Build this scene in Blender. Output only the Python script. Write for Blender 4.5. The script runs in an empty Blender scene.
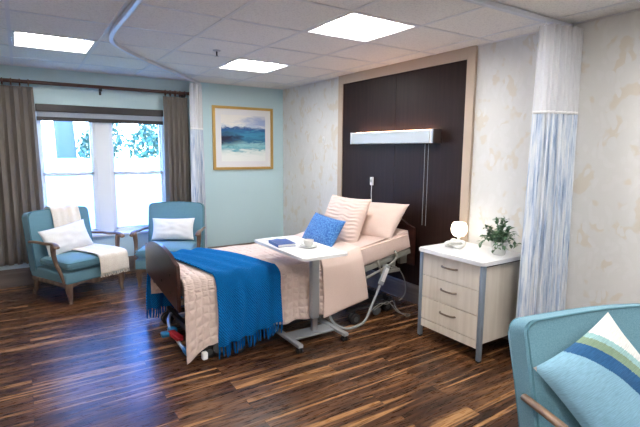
import bpy, bmesh, math, random
from mathutils import Vector, Matrix, noise
PI = math.pi
random.seed(7)
COL = bpy.context.scene.collection
H = 2.407

# ------------------------------------------------------------------ materials
def nt(name):
    m = bpy.data.materials.new(name); m.use_nodes = True
    t = m.node_tree; b = t.nodes['Principled BSDF']
    return m, t, b
def inp(b, **k):
    for n, v in k.items():
        b.inputs[n.replace('_', ' ')].default_value = v
def N(t, typ, **k):
    n = t.nodes.new(typ)
    for a, v in k.items():
        if a.startswith('i_'): n.inputs[a[2:].replace('_', ' ')].default_value = v
        else: setattr(n, a, v)
    return n
def ramp(t, stops, interp='LINEAR'):
    r = t.nodes.new('ShaderNodeValToRGB'); r.color_ramp.interpolation = interp
    e = r.color_ramp.elements
    while len(e) < len(stops): e.new(0.5)
    for el, (p, c) in zip(e, stops):
        el.position = p; el.color = (*c, 1) if len(c) == 3 else c
    return r
def coords(t, kind='Object', scale=(1, 1, 1), rot=(0, 0, 0), loc=(0, 0, 0)):
    tc = t.nodes.new('ShaderNodeTexCoord'); mp = t.nodes.new('ShaderNodeMapping')
    mp.inputs['Scale'].default_value = scale; mp.inputs['Rotation'].default_value = rot
    mp.inputs['Location'].default_value = loc
    t.links.new(tc.outputs[kind], mp.inputs['Vector']); return mp
def bump(t, b, src, strength=.3, dist=.002):
    n = N(t, 'ShaderNodeBump', i_Strength=strength, i_Distance=dist)
    t.links.new(src, n.inputs['Height']); t.links.new(n.outputs[0], b.inputs['Normal'])
def plain(name, col, rough=.5, metal=0., spec=.5, emis=None, es=0., coat=0.):
    m, t, b = nt(name)
    inp(b, Base_Color=(*col, 1), Roughness=rough, Metallic=metal, Specular_IOR_Level=spec, Coat_Weight=coat)
    nz = N(t, 'ShaderNodeTexNoise', i_Scale=60., i_Detail=2.)
    cc = coords(t); t.links.new(cc.outputs[0], nz.inputs['Vector'])
    bump(t, b, nz.outputs[0], .05, .001)
    if emis: inp(b, Emission_Color=(*emis, 1), Emission_Strength=es)
    return m
def fabric(name, c1, c2, scale=180., rough=.9, bs=.35, streak=(1, 1, 1), kind='Object', dist=.0015, big=0.):
    m, t, b = nt(name); inp(b, Roughness=rough, Specular_IOR_Level=.2, Sheen_Weight=.15)
    cc = coords(t, kind, streak)
    nz = N(t, 'ShaderNodeTexNoise', i_Scale=scale, i_Detail=3.); t.links.new(cc.outputs[0], nz.inputs['Vector'])
    r = ramp(t, [(.3, c1), (.7, c2)]); t.links.new(nz.outputs[0], r.inputs[0]); t.links.new(r.outputs[0], b.inputs['Base Color'])
    if big:
        n2 = N(t, 'ShaderNodeTexNoise', i_Scale=9., i_Detail=2.); t.links.new(cc.outputs[0], n2.inputs['Vector'])
        a = N(t, 'ShaderNodeMath', operation='MULTIPLY_ADD'); a.inputs[1].default_value = big
        t.links.new(n2.outputs[0], a.inputs[0]); t.links.new(nz.outputs[0], a.inputs[2]); bump(t, b, a.outputs[0], bs, dist)
    else: bump(t, b, nz.outputs[0], bs, dist)
    return m
def wood(name, c1, c2, c3, axis=0, scale=9., rough=.4, stretch=.08, coat=0., bs=.1, spec=.5):
    m, t, b = nt(name); inp(b, Roughness=rough, Coat_Weight=coat, Specular_IOR_Level=spec)
    s = [1, 1, 1]; s[axis] = stretch
    cc = coords(t, 'Object', tuple(s))
    nz = N(t, 'ShaderNodeTexNoise', i_Scale=scale * 3, i_Detail=5., i_Distortion=.6); t.links.new(cc.outputs[0], nz.inputs['Vector'])
    r = ramp(t, [(.25, c1), (.5, c2), (.75, c3)]); t.links.new(nz.outputs[0], r.inputs[0]); t.links.new(r.outputs[0], b.inputs['Base Color'])
    bump(t, b, nz.outputs[0], bs, .001); return m

def floor_mat():
    m, t, b = nt('walnut_planks')
    cc = coords(t, 'Object')
    br = N(t, 'ShaderNodeTexBrick', offset=.37, i_Scale=1., i_Mortar_Size=.0016, i_Mortar_Smooth=.3, i_Bias=0., i_Brick_Width=1.1, i_Row_Height=.127)
    br.inputs['Color1'].default_value = (0, 0, 0, 1); br.inputs['Color2'].default_value = (1, 1, 1, 1); br.inputs['Mortar'].default_value = (.5, .5, .5, 1)
    t.links.new(cc.outputs[0], br.inputs['Vector'])
    # per-plank offset of the grain
    sep = N(t, 'ShaderNodeSeparateXYZ'); t.links.new(cc.outputs[0], sep.inputs[0])
    add = N(t, 'ShaderNodeMath', operation='MULTIPLY_ADD'); add.inputs[1].default_value = 7.3; 
    t.links.new(br.outputs['Color'], add.inputs[0]); t.links.new(sep.outputs[1], add.inputs[2])
    sx = N(t, 'ShaderNodeMath', operation='MULTIPLY'); sx.inputs[1].default_value = .10; t.links.new(sep.outputs[0], sx.inputs[0])
    cmb = N(t, 'ShaderNodeCombineXYZ'); t.links.new(sx.outputs[0], cmb.inputs[0]); t.links.new(add.outputs[0], cmb.inputs[1]); t.links.new(br.outputs['Color'], cmb.inputs[2])
    g = N(t, 'ShaderNodeTexNoise', i_Scale=13., i_Detail=4., i_Roughness=.52, i_Distortion=1.6); t.links.new(cmb.outputs[0], g.inputs['Vector'])
    r = ramp(t, [(.30, (.022, .010, .006)), (.44, (.045, .018, .009)), (.54, (.085, .036, .016)), (.64, (.15, .068, .028)), (.74, (.24, .12, .05))])
    # thin golden sapwood streaks along the plank
    sx2 = N(t, 'ShaderNodeMath', operation='MULTIPLY'); sx2.inputs[1].default_value = .045; t.links.new(sep.outputs[0], sx2.inputs[0])
    cb2 = N(t, 'ShaderNodeCombineXYZ'); t.links.new(sx2.outputs[0], cb2.inputs[0]); t.links.new(add.outputs[0], cb2.inputs[1]); t.links.new(br.outputs['Color'], cb2.inputs[2])
    g2 = N(t, 'ShaderNodeTexNoise', i_Scale=17., i_Detail=1., i_Distortion=.4); t.links.new(cb2.outputs[0], g2.inputs['Vector'])
    st = ramp(t, [(.60, (0, 0, 0)), (.655, (1, 1, 1)), (.72, (.2, .2, .2))]); t.links.new(g2.outputs[0], st.inputs[0])
    t.links.new(g.outputs[0], r.inputs[0])
    fine = N(t, 'ShaderNodeTexNoise', i_Scale=120., i_Detail=3.); t.links.new(cmb.outputs[0], fine.inputs['Vector'])
    fr = ramp(t, [(.3, (.84, .84, .84)), (.7, (1.12, 1.1, 1.08))]); t.links.new(fine.outputs[0], fr.inputs[0])
    mx = N(t, 'ShaderNodeMix', data_type='RGBA', blend_type='MULTIPLY'); mx.inputs[0].default_value = 1.
    gm = N(t, 'ShaderNodeMix', data_type='RGBA'); t.links.new(st.outputs[0], gm.inputs[0]); t.links.new(r.outputs[0], gm.inputs[6]); gm.inputs[7].default_value = (.42, .22, .09, 1)
    t.links.new(gm.outputs[2], mx.inputs[6]); t.links.new(fr.outputs[0], mx.inputs[7])
    mo = N(t, 'ShaderNodeMix', data_type='RGBA'); t.links.new(br.outputs['Fac'], mo.inputs[0]); t.links.new(mx.outputs[2], mo.inputs[6]); mo.inputs[7].default_value = (.008, .004, .003, 1)
    t.links.new(mo.outputs[2], b.inputs['Base Color'])
    inp(b, Roughness=.33, Specular_IOR_Level=.35)
    rr = ramp(t, [(.3, (.24,) * 3), (.7, (.36,) * 3)]); t.links.new(fine.outputs[0], rr.inputs[0]); t.links.new(rr.outputs[0], b.inputs['Roughness'])
    bump(t, b, g.outputs[0], .12, .002); return m

def wallpaper_mat():
    m, t, b = nt('leaf_wallpaper'); inp(b, Roughness=.55, Specular_IOR_Level=.35)
    cc = coords(t, 'Object', (1, 1, 1))
    w = N(t, 'ShaderNodeTexNoise', i_Scale=4., i_Detail=2.); t.links.new(cc.outputs[0], w.inputs['Vector'])
    ad = N(t, 'ShaderNodeVectorMath', operation='MULTIPLY_ADD'); ad.inputs[1].default_value = (.3, .3, .3)
    t.links.new(w.outputs['Color'], ad.inputs[0]); t.links.new(cc.outputs[0], ad.inputs[2])
    mp = N(t, 'ShaderNodeMapping'); mp.inputs['Rotation'].default_value = (.8, 0, 0); mp.inputs['Scale'].default_value = (1, 1, .38); t.links.new(ad.outputs[0], mp.inputs[0])
    v = N(t, 'ShaderNodeTexVoronoi', feature='F1', i_Scale=17.); t.links.new(mp.outputs[0], v.inputs['Vector'])
    leafm = ramp(t, [(.36, (1, 1, 1)), (.44, (0, 0, 0))]); t.links.new(v.outputs['Distance'], leafm.inputs[0])
    wn = N(t, 'ShaderNodeTexNoise', i_Scale=6.5, i_Detail=2.); t.links.new(cc.outputs[0], wn.inputs['Vector'])
    mk = ramp(t, [(.55, (0, 0, 0)), (.60, (1, 1, 1))]); t.links.new(wn.outputs[0], mk.inputs[0])
    base = N(t, 'ShaderNodeMix', data_type='RGBA'); t.links.new(mk.outputs[0], base.inputs[0]); base.inputs[6].default_value = (.69, .685, .67, 1); base.inputs[7].default_value = (.66, .615, .545, 1)
    mx = N(t, 'ShaderNodeMix', data_type='RGBA'); t.links.new(leafm.outputs[0], mx.inputs[0]); t.links.new(base.outputs[2], mx.inputs[6]); mx.inputs[7].default_value = (.71, .705, .695, 1)
    t.links.new(mx.outputs[2], b.inputs['Base Color'])
    bump(t, b, v.outputs['Distance'], .35, .004); return m

def curtain_print():
    m, t, b = nt('blue_streak_print'); inp(b, Roughness=.85, Specular_IOR_Level=.2)
    cc = coords(t, 'UV', (1, .055, 1))
    nz = N(t, 'ShaderNodeTexNoise', i_Scale=46., i_Detail=5., i_Roughness=.62, i_Distortion=.3); t.links.new(cc.outputs[0], nz.inputs['Vector'])
    r = ramp(t, [(.33, (.22, .31, .48)), (.42, (.42, .51, .66)), (.50, (.62, .68, .77)), (.60, (.76, .79, .83))]); t.links.new(nz.outputs[0], r.inputs[0])
    t.links.new(r.outputs[0], b.inputs['Base Color']); return m

def sheer():
    m, t, b = nt('sheer_mesh'); inp(b, Base_Color=(.86, .87, .90, 1), Roughness=.9)
    tr = N(t, 'ShaderNodeBsdfTransparent'); mx = N(t, 'ShaderNodeMixShader'); mx.inputs[0].default_value = .68
    out = t.nodes['Material Output']; t.links.new(tr.outputs[0], mx.inputs[1]); t.links.new(b.outputs[0], mx.inputs[2]); t.links.new(mx.outputs[0], out.inputs[0]); return m

def glass_mat():
    m, t, b = nt('window_glass'); tr = N(t, 'ShaderNodeBsdfTransparent'); gl = N(t, 'ShaderNodeBsdfGlossy', i_Roughness=.02)
    tr.inputs[0].default_value = (.93, .98, 1, 1)
    mx = N(t, 'ShaderNodeMixShader'); mx.inputs[0].default_value = .06
    out = t.nodes['Material Output']; t.links.new(tr.outputs[0], mx.inputs[1]); t.links.new(gl.outputs[0], mx.inputs[2]); t.links.new(mx.outputs[0], out.inputs[0]); return m

def ceiling_mat():
    m, t, b = nt('acoustic_tile'); inp(b, Roughness=.95, Specular_IOR_Level=.1)
    cc = coords(t); nz = N(t, 'ShaderNodeTexNoise', i_Scale=95., i_Detail=3.); t.links.new(cc.outputs[0], nz.inputs['Vector'])
    r = ramp(t, [(.32, (.70, .69, .68)), (.5, (.84, .83, .81))]); t.links.new(nz.outputs[0], r.inputs[0]); t.links.new(r.outputs[0], b.inputs['Base Color'])
    bump(t, b, nz.outputs[0], .3, .002); return m

def artwork_mat():
    m, t, b = nt('abstract_seascape'); inp(b, Roughness=.7)
    cc = coords(t, 'UV')
    sep = N(t, 'ShaderNodeSeparateXYZ'); t.links.new(cc.outputs[0], sep.inputs[0])
    mp = N(t, 'ShaderNodeMapping'); mp.inputs['Scale'].default_value = (2.6, 9, 1); t.links.new(cc.outputs[0], mp.inputs[0])
    nz = N(t, 'ShaderNodeTexNoise', i_Scale=1.6, i_Detail=7., i_Roughness=.62, i_Distortion=.8); t.links.new(mp.outputs[0], nz.inputs['Vector'])
    a = N(t, 'ShaderNodeMath', operation='MULTIPLY_ADD'); a.inputs[1].default_value = .38; t.links.new(nz.outputs[0], a.inputs[0]); t.links.new(sep.outputs[1], a.inputs[2])
    r = ramp(t, [(.30, (.85, .88, .86)), (.40, (.72, .80, .78)), (.47, (.14, .42, .50)), (.55, (.30, .58, .62)), (.64, (.03, .16, .30)), (.78, (.05, .28, .46)), (.90, (.02, .09, .27)), (.95, (.62, .70, .80)), (1.0, (.86, .84, .80))])
    t.links.new(a.outputs[0], r.inputs[0])
    # dark blot on the left, violet cloud top right
    def blob(cx, cy, rx, ry):
        q = N(t, 'ShaderNodeMapping'); q.inputs['Location'].default_value = (-cx / rx, -cy / ry, 0); q.inputs['Scale'].default_value = (1 / rx, 1 / ry, 0); t.links.new(cc.outputs[0], q.inputs[0])
        l = N(t, 'ShaderNodeVectorMath', operation='LENGTH'); t.links.new(q.outputs[0], l.inputs[0])
        ad = N(t, 'ShaderNodeMath', operation='MULTIPLY_ADD'); ad.inputs[1].default_value = 1.6; t.links.new(nz.outputs[0], ad.inputs[0]); t.links.new(l.outputs['Value'], ad.inputs[2])
        k = ramp(t, [(.55, (1, 1, 1)), (1.0, (0, 0, 0))]); 
        sc = N(t, 'ShaderNodeMath', operation='MULTIPLY'); sc.inputs[1].default_value = .5; t.links.new(ad.outputs[0], sc.inputs[0]); t.links.new(sc.outputs[0], k.inputs[0]); return k
    k1 = blob(.05, .50, .42, .16); k2 = blob(.92, .86, .5, .14)
    m1 = N(t, 'ShaderNodeMix', data_type='RGBA'); t.links.new(k1.outputs[0], m1.inputs[0]); t.links.new(r.outputs[0], m1.inputs[6]); m1.inputs[7].default_value = (.012, .016, .05, 1)
    m2 = N(t, 'ShaderNodeMix', data_type='RGBA'); t.links.new(k2.outputs[0], m2.inputs[0]); t.links.new(m1.outputs[2], m2.inputs[6]); m2.inputs[7].default_value = (.36, .45, .68, 1)
    t.links.new(m2.outputs[2], b.inputs['Base Color']); return m

def striped_cushion_mat():
    # UV bands: light blue, deep blue, olive green, pale aqua, white
    m, t, b = nt('striped_cushion'); inp(b, Roughness=.9, Specular_IOR_Level=.2, Sheen_Weight=.2)
    cc = coords(t, 'UV'); sep = N(t, 'ShaderNodeSeparateXYZ'); t.links.new(cc.outputs[0], sep.inputs[0])
    mp = N(t, 'ShaderNodeMapping'); mp.inputs['Scale'].default_value = (6, 70, 1); t.links.new(cc.outputs[0], mp.inputs[0])
    nz = N(t, 'ShaderNodeTexNoise', i_Scale=2., i_Detail=3.); t.links.new(mp.outputs[0], nz.inputs['Vector'])
    # distance from lower-left corner gives curved bands
    q = N(t, 'ShaderNodeVectorMath', operation='LENGTH')
    mq = N(t, 'ShaderNodeMapping'); mq.inputs['Location'].default_value = (.45, -.25, 0); mq.inputs['Scale'].default_value = (1, 1, 0); t.links.new(cc.outputs[0], mq.inputs[0]); t.links.new(mq.outputs[0], q.inputs[0])
    a = N(t, 'ShaderNodeMath', operation='MULTIPLY_ADD'); a.inputs[1].default_value = .03; t.links.new(nz.outputs[0], a.inputs[0]); t.links.new(q.outputs['Value'], a.inputs[2])
    s = N(t, 'ShaderNodeMath', operation='MULTIPLY'); s.inputs[1].default_value = .6; t.links.new(a.outputs[0], s.inputs[0])
    r = ramp(t, [(0, (.25, .46, .60)), (.665, (.025, .11, .26)), (.745, (.21, .30, .21)), (.79, (.28, .47, .49)), (.825, (.66, .66, .65))], 'CONSTANT')
    t.links.new(s.outputs[0], r.inputs[0])
    v = ramp(t, [(.3, (.82, .82, .82)), (.7, (1.1, 1.1, 1.1))]); t.links.new(nz.outputs[0], v.inputs[0])
    mx = N(t, 'ShaderNodeMix', data_type='RGBA', blend_type='MULTIPLY'); mx.inputs[0].default_value = 1.; t.links.new(r.outputs[0], mx.inputs[6]); t.links.new(v.outputs[0], mx.inputs[7])
    t.links.new(mx.outputs[2], b.inputs['Base Color']); bump(t, b, nz.outputs[0], .5, .004); return m

def quilt_mat(name, col, scale=26., bs=.8, kind='UV'):
    m, t, b = nt(name); inp(b, Base_Color=(*col, 1), Roughness=.85, Specular_IOR_Level=.2, Sheen_Weight=.15)
    cc = coords(t, kind)
    wv = N(t, 'ShaderNodeTexNoise', i_Scale=14., i_Detail=2.); t.links.new(cc.outputs[0], wv.inputs['Vector'])
    ad = N(t, 'ShaderNodeVectorMath', operation='MULTIPLY_ADD'); ad.inputs[1].default_value = (.02, .02, 0); t.links.new(wv.outputs['Color'], ad.inputs[0]); t.links.new(cc.outputs[0], ad.inputs[2])
    v = N(t, 'ShaderNodeTexVoronoi', feature='F1', i_Scale=scale, i_Randomness=.25, distance='CHEBYCHEV'); t.links.new(ad.outputs[0], v.inputs['Vector'])
    bump(t, b, v.outputs['Distance'], bs, .03); n = t.nodes[-1]
    inv = [x for x in t.nodes if x.bl_idname == 'ShaderNodeBump'][0]; inv.invert = True
    return m
def knit_mat(name, c1, c2):
    m, t, b = nt(name); inp(b, Roughness=.95, Specular_IOR_Level=.1)
    cc = coords(t, 'UV')
    wv = N(t, 'ShaderNodeTexWave', wave_type='BANDS', bands_direction='DIAGONAL', i_Scale=22., i_Distortion=2.5, i_Detail=2., i_Detail_Scale=2.); t.links.new(cc.outputs[0], wv.inputs['Vector'])
    r = ramp(t, [(.15, c1), (.7, c2)]); t.links.new(wv.outputs['Fac'], r.inputs[0]); t.links.new(r.outputs[0], b.inputs['Base Color'])
    bump(t, b, wv.outputs['Fac'], .8, .008); return m

M = {}
M['floor'] = floor_mat(); M['wallpaper'] = wallpaper_mat(); M['tile'] = ceiling_mat()
M['blue_wall'] = plain('pale_blue_paint', (.53, .715, .765), .6)
M['cream_wall'] = plain('cream_paint', (.70, .69, .66), .7)
M['tbar'] = plain('white_grid_metal', (.72, .73, .76), .5, 0.)
M['base'] = wood('taupe_baseboard', (.13, .10, .085), (.17, .135, .115), (.21, .17, .145), 0, 6., .4)
M['base_y'] = wood('taupe_baseboard_y', (.13, .10, .085), (.17, .135, .115), (.21, .17, .145), 1, 6., .4)
M['white_trim'] = plain('white_vinyl', (.80, .84, .88), .3)
M['glass'] = glass_mat()
M['espresso'] = wood('espresso_veneer', (.013, .005, .004), (.019, .008, .006), (.027, .012, .009), 2, 14., .45, .04, 0, .05, .22)
M['beige_frame'] = plain('beige_lacquer', (.50, .40, .31), .45)
M['white_metal'] = plain('white_enamel', (.80, .80, .80), .35)
M['lens'] = plain('troffer_lens', (.9, .9, .9), .5, 0, .5, (1., .97, .93), 17.)
M['pan'] = plain('troffer_pan', (.6, .61, .62), .6)
M['chrome'] = plain('brushed_steel', (.55, .55, .57), .28, 1.)
M['bronze'] = plain('brushed_bronze', (.22, .17, .13), .35, .8)
M['track'] = plain('white_track', (.62, .66, .74), .35)
M['sheer'] = sheer(); M['print'] = curtain_print()
M['drape'] = fabric('taupe_drape', (.12, .103, .09), (.23, .205, .18), 60., .75, .3, (6, 6, .3), 'UV')
M['rodwood'] = wood('dark_rod_wood', (.05, .018, .01), (.085, .03, .015), (.12, .045, .022), 0, 8., .3)
M['shade_dark'] = plain('dark_shade_box', (.022, .018, .02), .4)
M['shade_cloth'] = plain('grey_shade_cloth', (.33, .37, .44), .8)
M['gold'] = plain('gold_frame', (.62, .40, .13), .38, .55)
M['mat_white'] = plain('mat_board', (.80, .80, .82), .8)
M['art'] = artwork_mat()
M['chair_blue'] = fabric('blue_upholstery', (.105, .235, .30), (.165, .325, .405), 240., .9, .3)
M['piping'] = fabric('blue_piping', (.07, .18, .23), (.10, .23, .28), 240., .9, .2)
M['chair_wood'] = wood('weathered_brown_wood', (.085, .05, .034), (.16, .10, .068), (.26, .18, .125), 2, 12., .5, .15, 0, .3)
M['arm_wood'] = wood('weathered_arm_wood', (.07, .04, .028), (.15, .085, .05), (.27, .17, .10), 1, 12., .42, .12, .1, .3)
M['cream_knit'] = fabric('cream_throw', (.70, .64, .55), (.86, .81, .72), 130., .95, .8, (1, 1, 1), 'Object', .004, .5)
M['white_cotton'] = fabric('white_cotton', (.74, .74, .74), (.86, .86, .86), 200., .9, .3, (1, 1, 1), 'Object', .002, .5)
M['pink_quilt'] = quilt_mat('pink_quilt', (.72, .57, .51), 20., .8)
M['pink_sheet'] = fabric('pink_sheet', (.69, .53, .475), (.74, .58, .52), 120., .9, .25, (1, 1, 1), 'Object', .004, 2.5)
M['pink_cover'] = fabric('pink_cover', (.71, .55, .485), (.75, .59, .52), 120., .9, .3, (1, 1, 1), 'Object', .003, 1.)
M['blue_knit'] = knit_mat('blue_knit', (.002, .085, .29), (.006, .20, .56))
M['blue_speckle'] = fabric('blue_speckle', (.012, .085, .34), (.12, .31, .62), 70., .9, .5)
M['cherry'] = wood('dark_cherry_board', (.030, .010, .008), (.048, .016, .012), (.07, .024, .016), 1, 8., .28, .1, .15, .03, .4)
M['bed_steel'] = plain('beige_grey_steel', (.24, .235, .21), .4)
M['dark_steel'] = plain('dark_frame_steel', (.022, .023, .026), .45)
M['rubber'] = plain('black_rubber', (.015, .015, .017), .5)
M['grey_plastic'] = plain('grey_plastic', (.30, .32, .33), .45)
M['dark_grey'] = plain('dark_grey_plastic', (.07, .075, .078), .45)
M['red_plastic'] = plain('red_pedal', (.40, .01, .02), .4)
M['cyan_plastic'] = plain('cyan_pedal', (.02, .20, .42), .4)
M['silver'] = plain('silver_paint', (.40, .43, .46), .33, .4)
M['white_lam'] = plain('white_laminate', (.80, .80, .81), .3)
M['cab_wood'] = wood('whitewashed_ash', (.60, .535, .45), (.66, .595, .51), (.72, .66, .575), 2, 10., .5, .06)
M['cab_post'] = plain('blue_grey_post', (.25, .31, .38), .35, .3)
M['ceramic'] = plain('white_ceramic', (.70, .70, .68), .25)
M['lamp'] = plain('lamp_glow', (.95, .92, .85), .4, 0, .5, (1, .84, .62), 1.5)
M['uplight'] = plain('lamp_uplight', (.9, .8, .7), .5, 0, .5, (1, .55, .32), 6.)
M['lamp_front'] = plain('bedlamp_cover', (.50, .56, .61), .35)
M['book_blue'] = plain('book_blue', (.03, .09, .33), .4)
M['paper'] = plain('paper', (.80, .80, .78), .8)
M['stripe'] = striped_cushion_mat()
M['cushion_back'] = fabric('cushion_linen', (.60, .50, .44), (.70, .60, .54), 160.)
M['fence'] = plain('white_fence', (.85, .87, .90), .6)
M['grass'] = fabric('lawn', (.10, .22, .05), (.25, .4, .1), 20.)
M['bark'] = plain('bark', (.12, .13, .12), .9)
def leafmat(name, c1, c2, c3):
    m, t, b = nt(name); inp(b, Roughness=.45)
    cc = coords(t, 'UV'); nz = N(t, 'ShaderNodeTexNoise', i_Scale=6., i_Detail=3.); t.links.new(cc.outputs[0], nz.inputs['Vector'])
    r = ramp(t, [(.35, c1), (.55, c2), (.7, c3)]); t.links.new(nz.outputs[0], r.inputs[0]); t.links.new(r.outputs[0], b.inputs['Base Color']); return m
M['leaf'] = leafmat('variegated_leaf', (.03, .085, .045), (.08, .17, .09), (.45, .50, .32))
M['tree_leaf'] = leafmat('tree_leaf', (.09, .20, .13), (.18, .32, .20), (.36, .48, .33))

# ------------------------------------------------------------------ geometry helpers
class MB:
    def __init__(s): s.bm = bmesh.new(); s.uv = s.bm.loops.layers.uv.new('UVMap')
    def box(s, x0, x1, y0, y1, z0, z1, bev=0., seg=2, mat=None):
        n0 = set(s.bm.verts)
        r = bmesh.ops.create_cube(s.bm, size=1); vs = r['verts']
        for v in vs: v.co = Vector(((x0 + x1) / 2 + v.co.x * (x1 - x0), (y0 + y1) / 2 + v.co.y * (y1 - y0), (z0 + z1) / 2 + v.co.z * (z1 - z0)))
        if bev > 0:
            es = list({e for v in vs for e in v.link_edges})
            bmesh.ops.bevel(s.bm, geom=es, offset=bev, segments=seg, affect='EDGES', profile=.5)
        if mat is not None:
            for v in set(s.bm.verts) - n0: v.co = mat @ v.co
        return s
    def tube(s, pts, r, n=8, cap=True, closed=False):
        pts = [Vector(p) for p in pts]; rs = r if isinstance(r, (list, tuple)) else [r] * len(pts)
        rings = []; up = None
        for i, p in enumerate(pts):
            if closed: d = pts[(i + 1) % len(pts)] - pts[i - 1]
            else: d = pts[min(i + 1, len(pts) - 1)] - pts[max(i - 1, 0)]
            d.normalize()
            if up is None:
                a = Vector((0, 0, 1)) if abs(d.z) < .9 else Vector((1, 0, 0)); up = (a - d * a.dot(d)).normalized()
            else:
                up = up - d * up.dot(d)
                up = up.normalized() if up.length > 1e-6 else Vector((1, 0, 0))
            sd = d.cross(up)
            rings.append([s.bm.verts.new(p + (up * math.cos(2 * PI * k / n) + sd * math.sin(2 * PI * k / n)) * rs[i]) for k in range(n)])
        m = len(rings)
        for i in range(m if closed else m - 1):
            a, b = rings[i], rings[(i + 1) % m]
            for k in range(n): s.bm.faces.new((a[k], a[(k + 1) % n], b[(k + 1) % n], b[k]))
        if cap and not closed:
            s.bm.faces.new(rings[0][::-1]); s.bm.faces.new(rings[-1])
        return s
    def lathe(s, prof, c=(0, 0, 0), n=24, mat=None):
        rings = []
        for r, z in prof:
            vs = []
            for k in range(n):
                v = Vector((r * math.cos(2 * PI * k / n), r * math.sin(2 * PI * k / n), z))
                if mat is not None: v = mat @ v
                vs.append(s.bm.verts.new(v + Vector(c)))
            rings.append(vs)
        for a, b in zip(rings, rings[1:]):
            for k in range(n): s.bm.faces.new((a[k], a[(k + 1) % n], b[(k + 1) % n], b[k]))
        if prof[0][0] > 0: s.bm.faces.new(rings[0][::-1])
        if prof[-1][0] > 0: s.bm.faces.new(rings[-1])
        return s
    def sheet(s, fn, nu, nv, ut=1., vt=1.):
        g = [[s.bm.verts.new(fn(i / nu, j / nv)) for j in range(nv + 1)] for i in range(nu + 1)]
        for i in range(nu):
            for j in range(nv):
                f = s.bm.faces.new((g[i][j], g[i + 1][j], g[i + 1][j + 1], g[i][j + 1]))
                for l, (a, b) in zip(f.loops, ((i, j), (i + 1, j), (i + 1, j + 1), (i, j + 1))): l[s.uv].uv = (a / nu * ut, b / nv * vt)
        return s
    def prism(s, poly, to3, h, bev=0.):
        # poly: 2D points, to3(a,b,c): 3D; extruded c in 0..h
        a = [s.bm.verts.new(to3(p[0], p[1], 0)) for p in poly]; b = [s.bm.verts.new(to3(p[0], p[1], h)) for p in poly]
        fs = [s.bm.faces.new(a[::-1]), s.bm.faces.new(b)]
        n = len(poly)
        for k in range(n): s.bm.faces.new((a[k], a[(k + 1) % n], b[(k + 1) % n], b[k]))
        if bev:
            es = list({e for f in fs for e in f.edges}); bmesh.ops.bevel(s.bm, geom=es, offset=bev, segments=2, affect='EDGES')
        return s
    def build(s, name, mat, parent=None, smooth=False, solid=0., subsurf=0, angle=40, off=0.):
        bmesh.ops.recalc_face_normals(s.bm, faces=s.bm.faces[:])
        me = bpy.data.meshes.new(name); s.bm.to_mesh(me); s.bm.free()
        me.materials.append(M[mat] if isinstance(mat, str) else mat)
        o = bpy.data.objects.new(name, me); COL.objects.link(o)
        if smooth:
            for p in me.polygons: p.use_smooth = True
            if angle < 180:
                try: me.set_sharp_from_angle(angle=math.radians(angle))
                except Exception: pass
        if solid:
            md = o.modifiers.new('solid', 'SOLIDIFY'); md.thickness = solid; md.offset = off
        if subsurf:
            md = o.modifiers.new('sub', 'SUBSURF'); md.levels = subsurf; md.render_levels = subsurf
        if parent is not None: o.parent = parent
        return o
def empty(name, loc=(0, 0, 0), rz=0.):
    o = bpy.data.objects.new(name, None); COL.objects.link(o); o.location = loc; o.rotation_euler = (0, 0, rz); o.empty_display_size = .1
    return o
def tag(o, label, cat, group=None, kind=None):
    o['label'] = label; o['category'] = cat
    if group: o['group'] = group
    if kind: o['kind'] = kind
    return o
def struct(o): o['kind'] = 'structure'; return o
def children(o): return [c for c in bpy.data.objects if c.parent == o]
def copy_tree(o, parent=None):
    ch = children(o)
    c = o.copy(); COL.objects.link(c)
    if parent is not None: c.parent = parent
    for k in ch: copy_tree(k, c)
    return c
def smoothpath(pts, sub=6):
    P = [Vector(p) for p in pts]; out = []
    for i in range(len(P) - 1):
        p0 = P[max(i - 1, 0)]; p1 = P[i]; p2 = P[i + 1]; p3 = P[min(i + 2, len(P) - 1)]
        for k in range(sub):
            t = k / sub
            out.append(.5 * ((2 * p1) + (p2 - p0) * t + (2 * p0 - 5 * p1 + 4 * p2 - p3) * t * t + (3 * p1 - p0 - 3 * p2 + p3) * t ** 3))
    out.append(P[-1]); return out
def nz(*v, s=1.): return noise.noise(Vector(v) * s)

# ------------------------------------------------------------------ room shell
XL, YF = -5.6, -8.2
struct(MB().box(XL - .1, .1, YF - .1, .15, -.1, 0).build('floor', 'floor'))
gx = [-.2212 - .6096 * k for k in range(9)]; gy = [-.524 - .6096 * k for k in range(13)]
xs = [0.] + [g for g in gx if g > XL + .05] + [XL]; ys = [0.] + [g for g in gy if g > YF + .05] + [YF]
# lights at cells: (x index of right line, y index of far line)
lights = [(5, 2), (2, 2), (2, 5), (5, 8), (2, 8), (8, 2)]
lights = [(5, 2), (2, 2), (2, 5), (5, 8), (2, 8), (2, 11), (5, 11), (8, 8)]  # cells after the visible lights hold unseen ones added for brightness
cells = set((i, j) for i, j in lights)
mb = MB()
for i in range(len(xs) - 1):
    for j in range(len(ys) - 1):
        if (i, j) in cells: continue
        x1, x0, y1, y0 = xs[i], xs[i + 1], ys[j], ys[j + 1]
        mb.bm.faces.new([mb.bm.verts.new(v) for v in ((x0, y0, H), (x0, y1, H), (x1, y1, H), (x1, y0, H))])
ceil = struct(mb.build('ceiling', 'tile'))
mb = MB()
for x in xs[1:-1]: mb.box(x - .012, x + .012, YF, 0, H - .004, H + .03)
for y in ys[1:-1]: mb.box(XL, 0, y - .012, y + .012, H - .0045, H + .03)
mb.box(XL, 0, -.022, 0, H - .004, H + .02); mb.box(-.022, 0, YF, 0, H - .0042, H + .02)
o = mb.build('ceiling_grid', 'tbar', ceil); o['kind'] = 'structure'

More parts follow.
